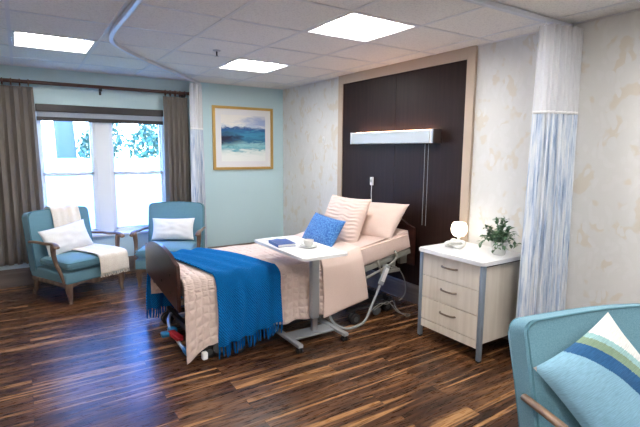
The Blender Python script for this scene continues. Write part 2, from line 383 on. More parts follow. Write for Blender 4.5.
WX0, WX1, WZ0, WZ1 = -3.09, -1.705, .505, 2.02
T = .15
mb = MB(); mb.box(XL - T, WX0, 0, T, -.1, H + .1).box(WX1, T, 0, T, -.1, H + .1).box(WX0, WX1, 0, T, -.1, WZ0).box(WX0, WX1, 0, T, WZ1, H + .1)
struct(mb.build('wall_back', 'blue_wall'))
struct(MB().box(0, T, YF - T, 0, -.1, H + .1).build('wall_right', 'wallpaper'))
struct(MB().box(XL - T, XL, YF - T, 0, -.1, H + .1).build('wall_left', 'cream_wall'))
struct(MB().box(XL, 0, YF - T, YF, -.1, H + .1).build('wall_front', 'cream_wall'))
def baseboard(name, a, b, horizontal, mat):
    mb = MB(); prof = [(0, 0), (.016, 0), (.016, .15), (.012, .165), (.012, .18), (.006, .195), (0, .198)]
    if horizontal: mb.prism(prof, lambda p, q, c: Vector((a + c, -p, q)), b - a)
    else: mb.prism(prof, lambda p, q, c: Vector((-p, a + c, q)), b - a)
    return struct(mb.build(name, mat))
baseboard('baseboard_back', XL, -.017, True, 'base'); baseboard('baseboard_right', YF, -.001, False, 'base_y')

# windows: two double-hung units and a mullion casing
MX0, MX1 = -2.505, -2.355
def window(name, x0, x1):
    w = struct(empty(name, (0, 0, 0)))
    mb = MB(); f = .03; y0, y1 = .04, .12
    mb.box(x0, x0 + f, y0, y1, WZ0, WZ1).box(x1 - f, x1, y0, y1, WZ0, WZ1).box(x0, x1, y0, y1, WZ0, WZ0 + .035).box(x0, x1, y0, y1, WZ1 - .05, WZ1)
    mb.build('window_frame', 'white_trim', w)
    zm = 1.235
    for nm, z0, z1, ya in (('upper_sash', zm - .02, WZ1 - .05, .085), ('lower_sash', WZ0 + .035, zm + .02, .055)):
        mb = MB(); s_ = .022; a, b = x0 + f, x1 - f
        mb.box(a, a + s_, ya, ya + .025, z0, z1).box(b - s_, b, ya, ya + .025, z0, z1).box(a, b, ya, ya + .025, z0, z0 + .032).box(a, b, ya, ya + .025, z1 - .03, z1)
        sh = mb.build(nm, 'white_trim', w)
        MB().box(a + .01, b - .01, ya + .012, ya + .015, z0 + .01, z1 - .01).build('window_glass', 'glass', w)
    # sash locks
    for fx in (.25, .75):
        xx = x0 + (x1 - x0) * fx
        MB().box(xx - .02, xx + .02, .04, .056, zm + .018, zm + .03, .004).build('sash_lock', 'white_trim', w)
    return w
window('window_1', WX0, MX0); window('window_2', MX1, WX1)
struct(MB().box(MX0, MX1, .03, .12, WZ0, WZ1, .004).build('trim_1', 'white_trim'))
struct(MB().box(WX0, WX1, -.03, .045, WZ0 - .025, WZ0 + .002, .004).build('trim_2', 'white_trim'))
# roller shade in the head of the window
sh = tag(empty('roller_shade', (-2.4, .0, 1.96)), 'rolled-up window shade in a long dark box across the top of the window', 'window shade')
MB().box(-.688, .680, -.03, .035, -.02, .059, .004).build('cassette', 'shade_dark', sh)
MB().box(-.680, .672, -.012, -.006, -.08, -.02).build('shade_fabric', 'shade_cloth', sh)
MB().box(-.684, .676, -.018, .0, -.122, -.078, .003).build('bottom_bar', 'shade_dark', sh)

# ------------------------------------------------------------------ ceiling fixtures
def troffer(i, j, label):
    x1, x0, y1, y0 = xs[i], xs[i + 1], ys[j], ys[j + 1]
    cx, cy = (x0 + x1) / 2, (y0 + y1) / 2; h = .292
    e = tag(empty('ceiling_light', (cx, cy, H)), label, 'ceiling light', 'recessed square ceiling lights')
    mb = MB(); t = .018
    mb.box(-h, h, -h, -h + t, -.003, .012).box(-h, h, h - t, h, -.003, .012).box(-h, -h + t, -h, h, -.003, .012).box(h - t, h, -h, h, -.003, .012)
    mb.build('frame', 'white_metal', e)
    # pan: sloped reflector ending in a closed top
    mb = MB(); d = .1; b = h - t; k = .22
    vs = [mb.bm.verts.new(v) for v in ((-b, -b, 0), (b, -b, 0), (b, b, 0), (-b, b, 0), (-k, -k, d), (k, -k, d), (k, k, d), (-k, k, d))]
    for f in ((0, 1, 5, 4), (1, 2, 6, 5), (2, 3, 7, 6), (3, 0, 4, 7), (4, 5, 6, 7)): mb.bm.faces.new([vs[q] for q in f])
    mb.build('reflector_pan', 'pan', e, solid=.004, off=1)
    mb = MB(); w = .15
    mb.sheet(lambda u, v: Vector((-.225 + .45 * u, -w + 2 * w * v, .012 + .05 * (1 - abs(2 * v - 1) ** 2.2))), 2, 16)
    mb.build('lens', 'lens', e, smooth=True, solid=.004)
    return e
troffer(5, 2, 'lit square ceiling light nearest the window, above the cream-draped armchair')
troffer(2, 2, 'lit square ceiling light near the blue wall, closest to the framed seascape')
troffer(2, 5, 'lit square ceiling light just above the dark wall panel behind the bed')
troffer(5, 8, 'unseen square ceiling light added to brighten the room, in line with the window')  # this and the remaining troffers are out of view, added to brighten the room
troffer(2, 8, 'unseen square ceiling light added for extra brightness above the blue loveseat')
troffer(2, 11, 'unseen square ceiling light added for brightness at the far rear by the patterned wall')
troffer(5, 11, 'unseen square ceiling light added for brightness at the far rear opposite the window')
troffer(8, 8, 'unseen square ceiling light added for brightness by the plain cream wall')
sp = tag(empty('sprinkler_head', (-1.735, -1.97, H)), 'small dark fire sprinkler head hanging from a ceiling tile', 'sprinkler')
MB().lathe([(0, -.012), (.028, -.011), (.036, -.003), (.036, .002)], n=20).build('escutcheon', 'chrome', sp, True)
MB().lathe([(.008, -.012), (.006, -.045), (.010, -.047), (.010, -.052)], n=12).build('body', 'dark_steel', sp, True)
MB().lathe([(.0, -.055), (.020, -.054), (.020, -.052), (0, -.0515)], n=16).build('deflector', 'chrome', sp, True)

def track(name, pts, label, closed=False):
    e = tag(empty(name, (0, 0, 0)), label, 'curtain track', 'white ceiling curtain tracks')
    P = smoothpath(pts, 8); mb = MB()
    prof = [(-.016, 0), (-.016, -.028), (-.009, -.032), (.009, -.032), (.016, -.028), (.016, 0)]
    rings = []
    for i, p in enumerate(P):
        d = (P[min(i + 1, len(P) - 1)] - P[max(i - 1, 0)]).normalized(); n = Vector((-d.y, d.x, 0))
        rings.append([mb.bm.verts.new(p + n * a + Vector((0, 0, b))) for a, b in prof])
    for a, b in zip(rings, rings[1:]):
        for k in range(6): mb.bm.faces.new((a[k], a[(k + 1) % 6], b[(k + 1) % 6], b[k]))
    mb.bm.faces.new(rings[0]); mb.bm.faces.new(rings[-1][::-1])
    mb.build('rail', 'track', e, True)
    return e
track('curtain_track', [(-1.24, -.02, H - .006), (-1.50, -.36, H - .006), (-1.955, -.93, H - .006), (-2.27, -1.36, H - .006), (-2.50, -1.72, H - .006), (-2.60, -1.98, H - .006), (-2.635, -2.35, H - .006), (-2.63, -2.8, H - .006), (-2.63, -5.5, H - .006), (-2.63, -8.19, H - .006)], 'white curved ceiling track bending from the blue wall around the bed')
track('curtain_track', [(-.005, -4.19, H - .006), (-.6, -4.19, H - .006), (-1.6, -4.19, H - .006), (-2.61, -4.19, H - .006)], 'straight white ceiling track running out from the wallpapered wall')

# cubicle curtains
def cubicle_curtain(base, d, length, amp, folds, zsplit, zbot, label, seed, nrm_amp2=.0, spread=0., grow=.25):
    d = Vector((d[0], d[1], 0)).normalized(); n = Vector((-d.y, d.x, 0)); base = Vector((base[0], base[1], 0))
    e = tag(empty('cubicle_curtain', (0, 0, 0)), label, 'privacy curtain', 'privacy curtains bunched at the ends of their tracks')
    rnd = random.Random(seed); ph = [rnd.uniform(-.5, .5) for _ in range(folds * 2 + 3)]
    def f(u, z):
        k = u * folds * 2; i = int(k); j = ph[i] * (1 - (k - i)) + ph[i + 1] * (k - i)
        zz = (H - z) / H
        a = amp * (1 + .5 * j) * (.75 + .35 * zz) * (.75 + grow * u)
        s = length * (u + .02 * math.sin(zz * 3 + 9 * u)) + (u - .5) * spread * zz
        w = math.sin(k * PI + j)
        return base + d * (s + .012 * math.sin(2 * k * PI + zz)) + n * (a * w + nrm_amp2 * zz) + Vector((0, 0, z))
    ztop = H - .05
    MB().sheet(lambda u, v: f(u, ztop + (zsplit - .015 - ztop) * v), folds * 14, 10, 2.6, 1).build('sheer_top', 'sheer', e, True, angle=180)
    MB().sheet(lambda u, v: f(u, zsplit + (zbot - zsplit) * v), folds * 14, 26, 2.6, 2).build('printed_fabric', 'print', e, True, angle=180)
    mb = MB(); mb.sheet(lambda u, v: f(u, zsplit - .015 + .02 * v), folds * 14, 1).build('seam_tape', 'white_cotton', e, True, angle=180, solid=.002)
    for k in range(folds + 1):
        p = f(min(k / folds + .02, 1), ztop)
        q = base + d * (length * min(k / folds + .02, 1))
        MB().tube([(q.x, q.y, H - .032), (q.x, q.y, H - .045), ((q.x + p.x) / 2, (q.y + p.y) / 2, H - .055), (p.x, p.y, ztop - .012)], .0028, 6).build('hook', 'white_metal', e, True)
    return e
cubicle_curtain((-.335, -4.20), (1, 0), .305, .085, 8, 1.80, .06, 'blue and white streaked privacy curtain with sheer top beside the bedside cabinet', 3, spread=.03, grow=.75)
cubicle_curtain((-1.42, -.235), (.7, .62), .20, .055, 6, 1.80, .20, 'blue and white streaked privacy curtain with sheer top beside the framed seascape', 5, spread=.05)

# curtain rod and drapes
RZ, RY = 2.235, -.10
rod = tag(empty('curtain_rod', (0, RY, RZ)), 'dark wooden curtain rod along the blue wall above the window', 'curtain rod')
MB().tube([(-4.2, 0, 0), (-1.41, 0, 0)], .0195, 14).build('pole', 'rodwood', rod, True)
MB().lathe([(0, -.04), (.018, -.035), (.028, -.01), (.024, .012), (.016, .02), (.016, .03)], (-1.40, 0, 0), 16, Matrix.Rotation(-PI / 2, 4, 'Y')).build('finial', 'rodwood', rod, True)
for x in (-2.43, -1.47):
    mb = MB(); mb.box(x - .012, x + .012, .085, .099, -.08, .03, .003).box(x - .008, x + .008, 0, .09, -.045, -.03, .002)
    mb.tube([(x, .0, -.04), (x, -.02, -.03), (x, -.02, -.012)], .008, 8); mb.build('bracket', 'dark_steel', rod)
def drape(x0, x1, zb, label, seed, folds):
    e = tag(empty('window_curtain', ((x0 + x1) / 2, RY, 0)), label, 'curtain', 'taupe window curtains on wooden rings')
    w = x1 - x0; rnd = random.Random(seed); ph = [rnd.uniform(-.4, .4) for _ in range(folds * 2 + 3)]
    zt = RZ - .052
    def f(u, v):
        k = u * folds * 2; i = int(k); j = ph[i] * (1 - (k - i)) + ph[i + 1] * (k - i)
        z = zt + (zb - zt) * v
        a = .030 * (.55 + .6 * min(1, v * 3)) * (1 + .5 * j)
        x = (u - .5) * w * (1 + .05 * v) + .012 * math.sin(2 * k * PI + 2 * v)
        return Vector((x, a * math.sin(k * PI + j * 1.5 * v), z))
    MB().sheet(f, folds * 16, 30, 2, 2).build('drape', 'drape', e, True, solid=.003, angle=180)
    for k in range(folds):
        u = (k + .5) / folds; x = (u - .5) * w
        c = Vector((x, 0, 0)); mb = MB()
        mb.tube([(x, .031 * math.cos(t * 2 * PI / 20), RZ - .010 + .031 * math.sin(t * 2 * PI / 20)) for t in range(20)], .0075, 8, closed=True)
        mb.tube([(x, 0, RZ - .038), (x, 0, RZ - .062)], .003, 6)
        mb.build('ring', 'rodwood', e, True)
    return e
drape(-3.72, -3.10, .27, 'long taupe window curtain hanging behind the armchair with the cream throw', 1, 8)
drape(-1.735, -1.435, .27, 'taupe window curtain hanging between the window and the streaked privacy curtain', 2, 5)

# framed picture
pc = tag(empty('framed_picture', (-.628, 0, 1.69)), 'gold-framed abstract blue seascape hanging on the pale blue wall', 'picture')
mb = MB(); w, h, f = .45, .43, .035
def mitre(mb, w, h, f, y0, y1):
    for (a, b) in (((-w, -h), (w, -h)), ((w, -h), (w, h)), ((w, h), (-w, h)), ((-w, h), (-w, -h))):
        def inn(p): return (p[0] * (w - f) / w, p[1] * (h - f) / h)
        pts = [a, b, inn(b), inn(a)]
        mb.prism(pts, lambda p, q, c: Vector((p, -c, q)), y1)
mitre(mb, w, h, f, 0, .03)
mb.build('frame', 'gold', pc)
MB().box(-w + f, w - f, -.014, -.004, -h + f, h - f).build('mat_board', 'mat_white', pc)
MB().sheet(lambda u, v: Vector((-.33 + .66 * u, -.0155, -.315 + .63 * v)), 1, 1).build('artwork', 'art', pc)

# wall sensor between corner and panel
ws = tag(empty('wall_sensor', (0, -1.09, 1.665)), 'small white oval device on the patterned wall left of the dark panel', 'wall device')
mb = MB(); mb.prism([(.022 * math.cos(a * PI / 12), (.045 if True else 0) * math.sin(a * PI / 12)) for a in range(24)], lambda p, q, c: Vector((-c, p, q)), .012, .003); mb.build('cover', 'white_metal', ws, True)
mb = MB(); mb.prism([(.010 * math.cos(a * PI / 8), .020 * math.sin(a * PI / 8)) for a in range(16)], lambda p, q, c: Vector((-.012 - c, p, q)), .003); mb.build('lens', 'pan', ws)

# headwall panel
wp = tag(empty('wall_panel', (0, -2.43, 0)), 'tall dark espresso wall panel with beige frame behind the bed', 'wall panel')
a0, a1 = -.98, .99; fw = .085
mb = MB(); mb.box(-.030, -.0005, a0, a0 + fw, .2, H - .001, .002).box(-.030, -.0005, a1 - fw, a1, .2, H - .001, .002).box(-.030, -.0005, a0 + fw, a1 - fw, H - .10, H - .001, .002)
mb.build('frame', 'beige_frame', wp)
ym = -.01
MB().box(-.018, -.0005, a0 + fw, ym - .0015, .2, H - .1, .001).build('veneer_panel', 'espresso', wp)
MB().box(-.018, -.0005, ym + .0015, a1 - fw, .2, H - .1, .001).build('veneer_panel', 'espresso', wp)

# over-bed light
bl = tag(empty('overbed_light', (-.0185, -2.44, 1.605)), 'long white box lamp mounted on the dark panel above the bed', 'wall lamp')
MB().box(-.098, 0, -.60, .60, 0, .122, .004).build('housing', 'white_metal', bl)
MB().box(-.106, -.0985, -.575, .60, .004, .118, .003).build('diffuser', 'lamp_front', bl)
MB().box(-.108, 0, -.622, -.602, -.002, .126, .003).build('end_cap', 'chrome', bl)
MB().box(-.108, 0, .602, .622, -.002, .126, .003).build('end_cap', 'chrome', bl)
MB().box(-.07, -.03, -.56, .56, .1225, .126).build('uplight_strip', 'uplight', bl)
for y in (-.475, -.52):
    MB().tube([(-.05, y, -.001), (-.048, y + .002, -.3), (-.046, y + .006, -.78)], .0022, 6).build('pull_cord', 'grey_plastic', bl)
# nurse call wall plate with cord
nc = tag(empty('call_station', (-.0185, -2.10, 1.20)), 'small white call plug with a hanging cord on the dark panel', 'call button')
MB().box(-.022, 0, -.021, .021, -.045, .045, .005).build('housing', 'white_metal', nc)
MB().box(-.026, -.0225, -.010, .010, -.012, .018, .002).build('button', 'grey_plastic', nc)
MB().tube(smoothpath([(-.012, 0, -.045), (-.014, .002, -.14), (-.02, -.01, -.24), (-.05, -.03, -.35), (-.06, -.02, -.5)]), .004, 6).build('cord', 'white_metal', nc, True)

# ------------------------------------------------------------------ cushions
def pillow_fn(w, h, t, side, wr=0., seed=0, wrk=0):
    def f(u, v):
        a, b = 2 * u - 1, 2 * v - 1
        e = (max(0., 1 - abs(a) ** 2.6) * max(0., 1 - abs(b) ** 2.6)) ** .55
        pin = 1 - .07 * (1 - abs(a) ** 2) * (abs(b) ** 4); pin2 = 1 - .07 * (1 - abs(b) ** 2) * (abs(a) ** 4)
        z = side * t / 2 * e
        if wr:
            if wrk: z += side * wr * e ** .6 * math.sin(b * 44 + 7.0 * nz(a * 2.2, b * 1.5, seed) + 1.2 * math.sin(a * 5)) * (.5 + 1.1 * nz(a * 3, b * 5, seed + 4))
            else: z += side * wr * e * nz(a * 3, b * 3, seed + side)
        return Vector((a * w / 2 * pin2, b * h / 2 * pin, z))
    return f
def pillow(name, w, h, t, mat, label, cat, loc, rot, wr=.01, seed=0, wrk=0, back=None, group=None, pipe=None, n=26, mats=None):
    e = tag(empty(name, loc), label, cat, group); e.rotation_euler = rot
    def both(mb, sides):
        for s_ in sides: mb.sheet(pillow_fn(w, h, t, s_, wr, seed, wrk), n, n)
    if back:
        mb = MB(); both(mb, (1,)); mb.build('front_cover', mat, e, True, angle=180)
        mb = MB(); both(mb, (-1,)); mb.build('back_cover', back, e, True, angle=180)
    else:
        mb = MB(); both(mb, (1, -1)); bmesh.ops.remove_doubles(mb.bm, verts=mb.bm.verts[:], dist=.0008)
        mb.build('cover', mat, e, True, angle=180)
    if pipe:
        f = pillow_fn(w, h, t, 1); pts = [f(i / 16, 0) for i in range(16)] + [f(1, i / 16) for i in range(16)] + [f(1 - i / 16, 1) for i in range(16)] + [f(0, 1 - i / 16) for i in range(16)]
        MB().tube(pts, .004, 6, closed=True).build('piping', pipe, e, True)
    return e

# ------------------------------------------------------------------ armchair (local: front -Y, base at floor centre)
def armchair(W=.33, name='armchair', tilt=9.):
    e = empty(name); D = W - .33; yb = .245 + (tilt - 9) * .008
    tl = Matrix.Translation((0, .235, .30)) @ Matrix.Rotation(math.radians(-tilt), 4, 'X')
    # backrest: rounded slab, gently arched top
    poly = []
    w = W
    poly += [(-w + .02, -.06), (-w, -.03)]
    for k in range(7): a = PI - k * PI / 12; poly.append((-w + .055 + .055 * math.cos(a), .525 + .055 * math.sin(a)))
    for k in range(1, 8): u = -w + .055 + (2 * w - .11) * k / 8; poly.append((u, .58 + (.016 + .06 * D) * math.sin(PI * k / 8)))
    for k in range(7): a = PI / 2 - k * PI / 12; poly.append((w - .055 + .055 * math.cos(a), .525 + .055 * math.sin(a)))
    poly += [(w, -.03), (w - .02, -.06)]
    mb = MB(); mb.prism(poly, lambda p, q, c: tl @ Vector((p, c - .055, q)), .125, .014)
    bk = mb.build('backrest', 'chair_blue', e, True, angle=60)
    for yy in (-.055, .068):
        ins = [(p * .985, q * .992 + .002) for p, q in poly]
        MB().tube([tl @ Vector((p, yy, q)) for p, q in ins], .0048, 6, closed=True).build('piping', 'piping', bk, True)
    # upholstered base with serpentine bottom
    mb = MB(); mb.box(-.325 - D, .325 + D, -.355, .30, .205, .315, .02, 3); mb.build('base', 'chair_blue', e, True)
    MB().tube([(-.325 - D, -.354, .212), (.325 + D, -.354, .212)], .004, 6).build('base_welt', 'piping', e, True)
    # cushion: T-shaped, crowned
    mb = MB()
    def cu(side):
        def f(u, v):
            a, b = 2 * u - 1, 2 * v - 1
            ee = (max(0, 1 - abs(a) ** 8) * max(0, 1 - abs(b) ** 8)) ** .5
            x = a * (.318 + D); y = -.115 + b * .262
            return Vector((x, y, .383 + side * (.052 * ee + (.016 * (1 - a * a) * (1 - b * b) if side > 0 else 0))))
        return f
    mb.sheet(cu(1), 28, 28); mb.sheet(cu(-1), 28, 28); bmesh.ops.remove_doubles(mb.bm, verts=mb.bm.verts[:], dist=.0008)
    cs = mb.build('seat_cushion', 'chair_blue', e, True, angle=180)
    for zz in (.412, .352):
        k = .985; X, Y0, Y1 = .316 * k + D, -.115 - .26, -.115 + .255; r = .03
        pts = []
        for cx, cy, s0 in ((X - r, Y0 + r, -90), (X - r, Y1 - r, 0), (-X + r, Y1 - r, 90), (-X + r, Y0 + r, 180)):
            for q in range(5): a = math.radians(s0 + q * 22.5); pts.append((cx + r * math.cos(a), cy + r * math.sin(a), zz))
        MB().tube(pts, .0045, 6, closed=True).build('cushion_piping', 'piping', cs, True)
    # wooden apron
    mb = MB()
    top = [(x / 10 * (.315 + D), .212) for x in range(-10, 11)]
    bot = [(x / 10 * (.315 + D), .170 - .0 + .018 * math.cos(x / 10 * PI * 2) * (-1)) for x in range(10, -11, -1)]
    mb.prism(top + bot, lambda p, q, c: Vector((p, -.345 + c, q)), .03, .004)
    for s_ in (-1, 1):
        mb.box(s_ * (.315 + D) - .015, s_ * (.315 + D) + .015, -.34, .27, .172, .210, .004)
    mb.box(-.315 - D, .315 + D, .25, .28, .175, .210, .004)
    mb.build('apron', 'chair_wood', e, True)
    for s_ in (-1, 1):
        MB().tube(smoothpath([(s_ * (.288 + D), -.322, .20), (s_ * (.293 + D), -.330, .14), (s_ * (.286 + D), -.330, .08), (s_ * (.288 + D), -.335, .03), (s_ * (.292 + D), -.345, 0)], 4),
                  [.036 + (-.002) * i if i < 9 else .020 - .0002 * i for i in range(17)] if False else [.038, .038, .037, .036, .035, .033, .031, .029, .027, .025, .023, .021, .020, .019, .019, .020, .021], 10).build('leg', 'chair_wood', e, True)
        MB().tube(smoothpath([(s_ * (.285 + D), .262, .20), (s_ * (.288 + D), .27, .12), (s_ * (.29 + D), .295, .05), (s_ * (.292 + D), .325, 0)], 5), [.032 - .0009 * i for i in range(16)], 10).build('leg', 'chair_wood', e, True)
        # arm: flat shaped rail with a scrolled paddle, post swept down to the apron
        sx = s_ * (.352 + D)
        mb = MB(); P = smoothpath([(s_ * (.340 + D), yb, .575), (s_ * (.350 + D), .10, .590), (s_ * (.356 + D), -.06, .592), (s_ * (.360 + D), -.19, .605), (s_ * (.360 + D), -.255, .598), (s_ * (.360 + D), -.290, .575)], 5)
        nP = len(P); rings = []
        for i, p in enumerate(P):
            t_ = i / (nP - 1); hw = .017 + .019 * max(0, (t_ - .45) / .55) ** .8; hh = .014 + .003 * t_
            if i >= nP - 2: hw *= .85; hh *= .8
            rings.append([mb.bm.verts.new(p + Vector((hw * math.cos(k * PI / 5) * (1.0), 0, hh * math.sin(k * PI / 5)))) for k in range(10)])
        for a, b in zip(rings, rings[1:]):
            for k in range(10): mb.bm.faces.new((a[k], a[(k + 1) % 10], b[(k + 1) % 10], b[k]))
        mb.bm.faces.new(rings[0]); mb.bm.faces.new(rings[-1][::-1])
        am = mb.build('arm', 'arm_wood', e, True, angle=70)
        mb = MB(); Q = smoothpath([(s_ * (.358 + D), -.215, .590), (s_ * (.352 + D), -.205, .50), (s_ * (.345 + D), -.225, .41), (s_ * (.338 + D), -.285, .31), (s_ * (.330 + D), -.318, .215)], 5)
        rr = [.026 - .0006 * abs(i - 2) * 1.2 for i in range(len(Q))]
        mb.tube(Q, rr, 10); mb.build('arm_post', 'chair_wood', am, True)
    return e
ch1 = armchair(); ch1.location = (-2.83, -.573, 0); ch1.rotation_euler = (0, 0, .456)
tag(ch1, 'blue upholstered wooden armchair draped with a cream throw beside the window', 'armchair', 'blue upholstered armchairs')
ch2 = copy_tree(ch1); ch2.location = (-1.825, -.60, 0); ch2.rotation_euler = (0, 0, -.50)
tag(ch2, 'blue upholstered wooden armchair behind the foot of the bed, holding only a white cushion', 'armchair', 'blue upholstered armchairs')
ch3 = armchair(.52, 'loveseat', 17.)
tag(ch3, 'wide blue upholstered wooden-armed loveseat with the striped cushion, nearest the bedside cabinet', 'sofa')
th3 = -.38
wd = Vector((math.cos(th3), math.sin(th3), 0)); fd = Vector((math.sin(th3), -math.cos(th3), 0))
c3 = Vector((-1.645, -5.01, 0)) + wd * .52 + fd * .352
ch3.location = (c3.x, c3.y, 0); ch3.rotation_euler = (0, 0, th3)

def chair_pt(loc, rz, p): return Matrix.Translation(loc) @ Matrix.Rotation(rz, 4, 'Z') @ Vector(p)
def on_chair(ch, p): return chair_pt(ch.location, ch.rotation_euler.z, p)

# cream throw on chair 1: over the backrest, down, across the seat, over the front edge
e = tag(empty('throw_blanket', ch1.location, ch1.rotation_euler.z), 'cream throw draped over the back and seat of a blue armchair', 'throw blanket')
path = smoothpath([(0, .40, .62), (0, .395, .80), (0, .365, .885), (0, .318, .905), (0, .262, .893), (0, .222, .80), (0, .195, .64), (0, .165, .51), (0, .13, .468), (0, .0, .466), (0, -.2, .464), (0, -.34, .452), (0, -.392, .42), (0, -.402, .34), (0, -.405, .25)], 4)
npth = len(path)
def thr(u, v):
    k = v * (npth - 1); i = min(int(k), npth - 2); p = path[i].lerp(path[i + 1], k - i)
    x0, x1 = -.10, .20
    if v > .45: s_ = min(1, (v - .45) / .35); x0 = -.10 + .10 * s_; x1 = .20 + .135 * s_
    x = x0 + (x1 - x0) * u
    return Vector((x, p.y + .004 * math.sin(u * 22 + v * 5) - (.006 if v > .9 else 0), p.z + .003 * math.sin(u * 17 + v * 8)))
mb = MB().sheet(thr, 24, 60); mb.build('cloth', 'cream_knit', e, True, solid=.008, angle=180, off=1)
mb = MB()
for k in range(34):
    u = k / 33; p = thr(u, 1)
    mb.tube([p, p + Vector((random.uniform(-.004, .004), -.002, -.018)), p + Vector((random.uniform(-.008, .008), -.003, -.038))], .0028, 5)
mb.build('fringe', 'cream_knit', e, True)

# lumbar cushions on chairs
def R_(rx, rz): return (rx, 0, rz)
p = on_chair(ch1, (-.045, .075, .585)); pillow('lumbar_cushion', .50, .30, .13, 'white_cotton', 'white lumbar cushion on the armchair with the cream throw', 'cushion', p, (math.radians(68), math.radians(-8), ch1.rotation_euler.z), .012, 1, group='white lumbar cushions')
p = on_chair(ch2, (.0, .085, .585)); pillow('lumbar_cushion', .50, .27, .13, 'white_cotton', 'white lumbar cushion on the armchair behind the footboard', 'cushion', p, (math.radians(70), 0, ch2.rotation_euler.z), .012, 2, group='white lumbar cushions')
p = (-1.465, -5.275, .632); pillow('striped_cushion', .37, .48, .15, 'stripe', 'cushion with curved light blue, navy, green and white stripes on armchair', 'cushion', p, (math.radians(66), math.radians(-33), ch3.rotation_euler.z), .006, 3, back='cushion_back')

# ------------------------------------------------------------------ hospital bed
BX0, BX1 = -2.36, -.14; BY0, BY1 = -2.88, -1.93
bed = tag(empty('hospital_bed', (0, 0, 0)), 'adjustable hospital bed with dark wooden end boards and raised head section', 'bed')
hinge = (-.95, .45)
prof = [(-2.33, .45), (-.95, .45), (-.15, .61), (-.19, .775), (-.985, .60), (-2.33, .60)]
mb = MB(); mb.prism(prof, lambda p, q, c: Vector((p, BY0 + c, q)), BY1 - BY0, .03); mb.build('mattress', 'pink_sheet', bed, True, angle=50)
# steel deck rails
mb = MB()
for y in (BY0 + .02, BY1 - .02):
    mb.prism([(-2.33, .40), (-.93, .40), (-.165, .555), (-.175, .60), (-.955, .443), (-2.33, .443)], lambda p, q, c: Vector((p, y - .015 + c, q)), .03, .003)
for k in range(7):
    x = -2.2 + k * .2; mb.box(x - .02, x + .02, BY0 + .03, BY1 - .03, .405, .435)
for k in range(4):
    x = -.8 + k * .19; z = .44 + (x + .95) * .2; mb.box(x - .02, x + .02, BY0 + .03, BY1 - .03, z - .02, z + .005)
mb.build('deck_frame', 'bed_steel', bed, True)
mb = MB()
y = BY0 - .035
mb.tube(smoothpath([(-.60, y + .02, .545), (-.60, y, .50), (-.575, y, .455), (-.585, y, .44)], 5), .011, 8)
mb.tube(smoothpath([(-.385, y + .03, .60), (-.385, y, .585), (-.39, y, .54), (-.46, y, .49), (-.57, y, .455), (-.80, y, .385), (-1.0, y, .32)], 6), .011, 8)
mb.build('assist_rail', 'bed_steel', bed, True)
mb = MB().box(-.40, -.36, BY0 + .005, BY0 + .03, .43, .56, .004).box(-.42, -.34, BY0 + .005, BY1 - .02, .42, .445, .004).box(-.55, -.30, BY0 + .0, BY0 + .025, .395, .425, .004)
mb.build('head_bracket', 'bed_steel', bed)
# lift legs and chassis
mb = MB()
mb.box(-2.25, -.35, BY0 + .12, BY0 + .16, .10, .14, .004).box(-2.25, -.35, BY1 - .16, BY1 - .12, .10, .14, .004)
for x in (-2.24, -1.3, -.38): mb.box(x - .02, x + .02, BY0 + .04, BY1 - .04, .10, .14, .004)
mb.build('chassis', 'dark_steel', bed)
for x0, x1 in ((-2.0, -1.55), (-1.55, -2.0), (-.75, -1.15), (-1.15, -.75)):
    for y in (BY0 + .19, BY1 - .19): MB().tube([(x0, y, .13), (x1, y, .41)], .018, 8).build('lift_arm', 'dark_steel', bed)
MB().box(-1.75, -1.1, -2.5, -2.3, .2, .34, .02).build('motor_box', 'dark_steel', bed)
def caster(x, y, r=.05, twin=True, ang=0.):
    c = empty('caster', (x, y, 0), ang); c.parent = bed
    for yy in ((-.022, .022) if twin else (0,)):
        MB().lathe([(0, -.011), (r * .8, -.012), (r, -.006), (r, .006), (r * .8, .012), (0, .011)], (0, yy, r), 20, Matrix.Rotation(PI / 2, 4, 'X')).build('wheel', 'rubber', c, True)
        MB().lathe([(0, -.013), (r * .5, -.013), (r * .5, .013), (0, .013)], (0, yy, r), 16, Matrix.Rotation(PI / 2, 4, 'X')).build('hub', 'dark_grey', c, True)
    mb = MB(); mb.tube([(0, 0, r), (.01, 0, r * 1.6), (0, 0, .12)], .009, 8).tube([(0, -.034, r), (0, .034, r)], .005, 6); mb.build('fork', 'dark_steel', c, True)
    return c
for (x, y) in ((-2.19, -2.86), (-1.97, -2.90), (-2.27, -2.02), (-.87, -2.91), (-.40, -2.80), (-.87, -1.98)): caster(x, y)
# caster brackets, grey rounded discs with an arm
for (x, y, dx) in ((-2.13, -2.935, .12), (-.62, -2.93, -.14)):
    mb = MB(); pl = [(.045 * math.cos(a), .045 * math.sin(a)) for a in [math.radians(q) for q in range(60, 360, 20)]]
    pl += [(dx, .045), (dx, .06), (0, .055)] if dx > 0 else [(0.02, .045)]
    if dx < 0: pl = [(.05 * math.cos(math.radians(q)), .05 * math.sin(math.radians(q)) * (1 if q > 180 else .35)) for q in range(0, 360, 20)]
    mb.prism(pl, lambda p, q, c: Vector((x + p, y + c, .085 + q)), .014, .002); mb.build('caster_bracket', 'dark_grey', bed)
mb = MB().box(-.92, -.36, -2.875, -2.845, .10, .125, .004); mb.build('cross_bar', 'dark_steel', bed)
MB().box(-2.26, -2.22, -2.945, -2.90, .02, .075, .008).build('brake_tab', 'white_metal', bed)
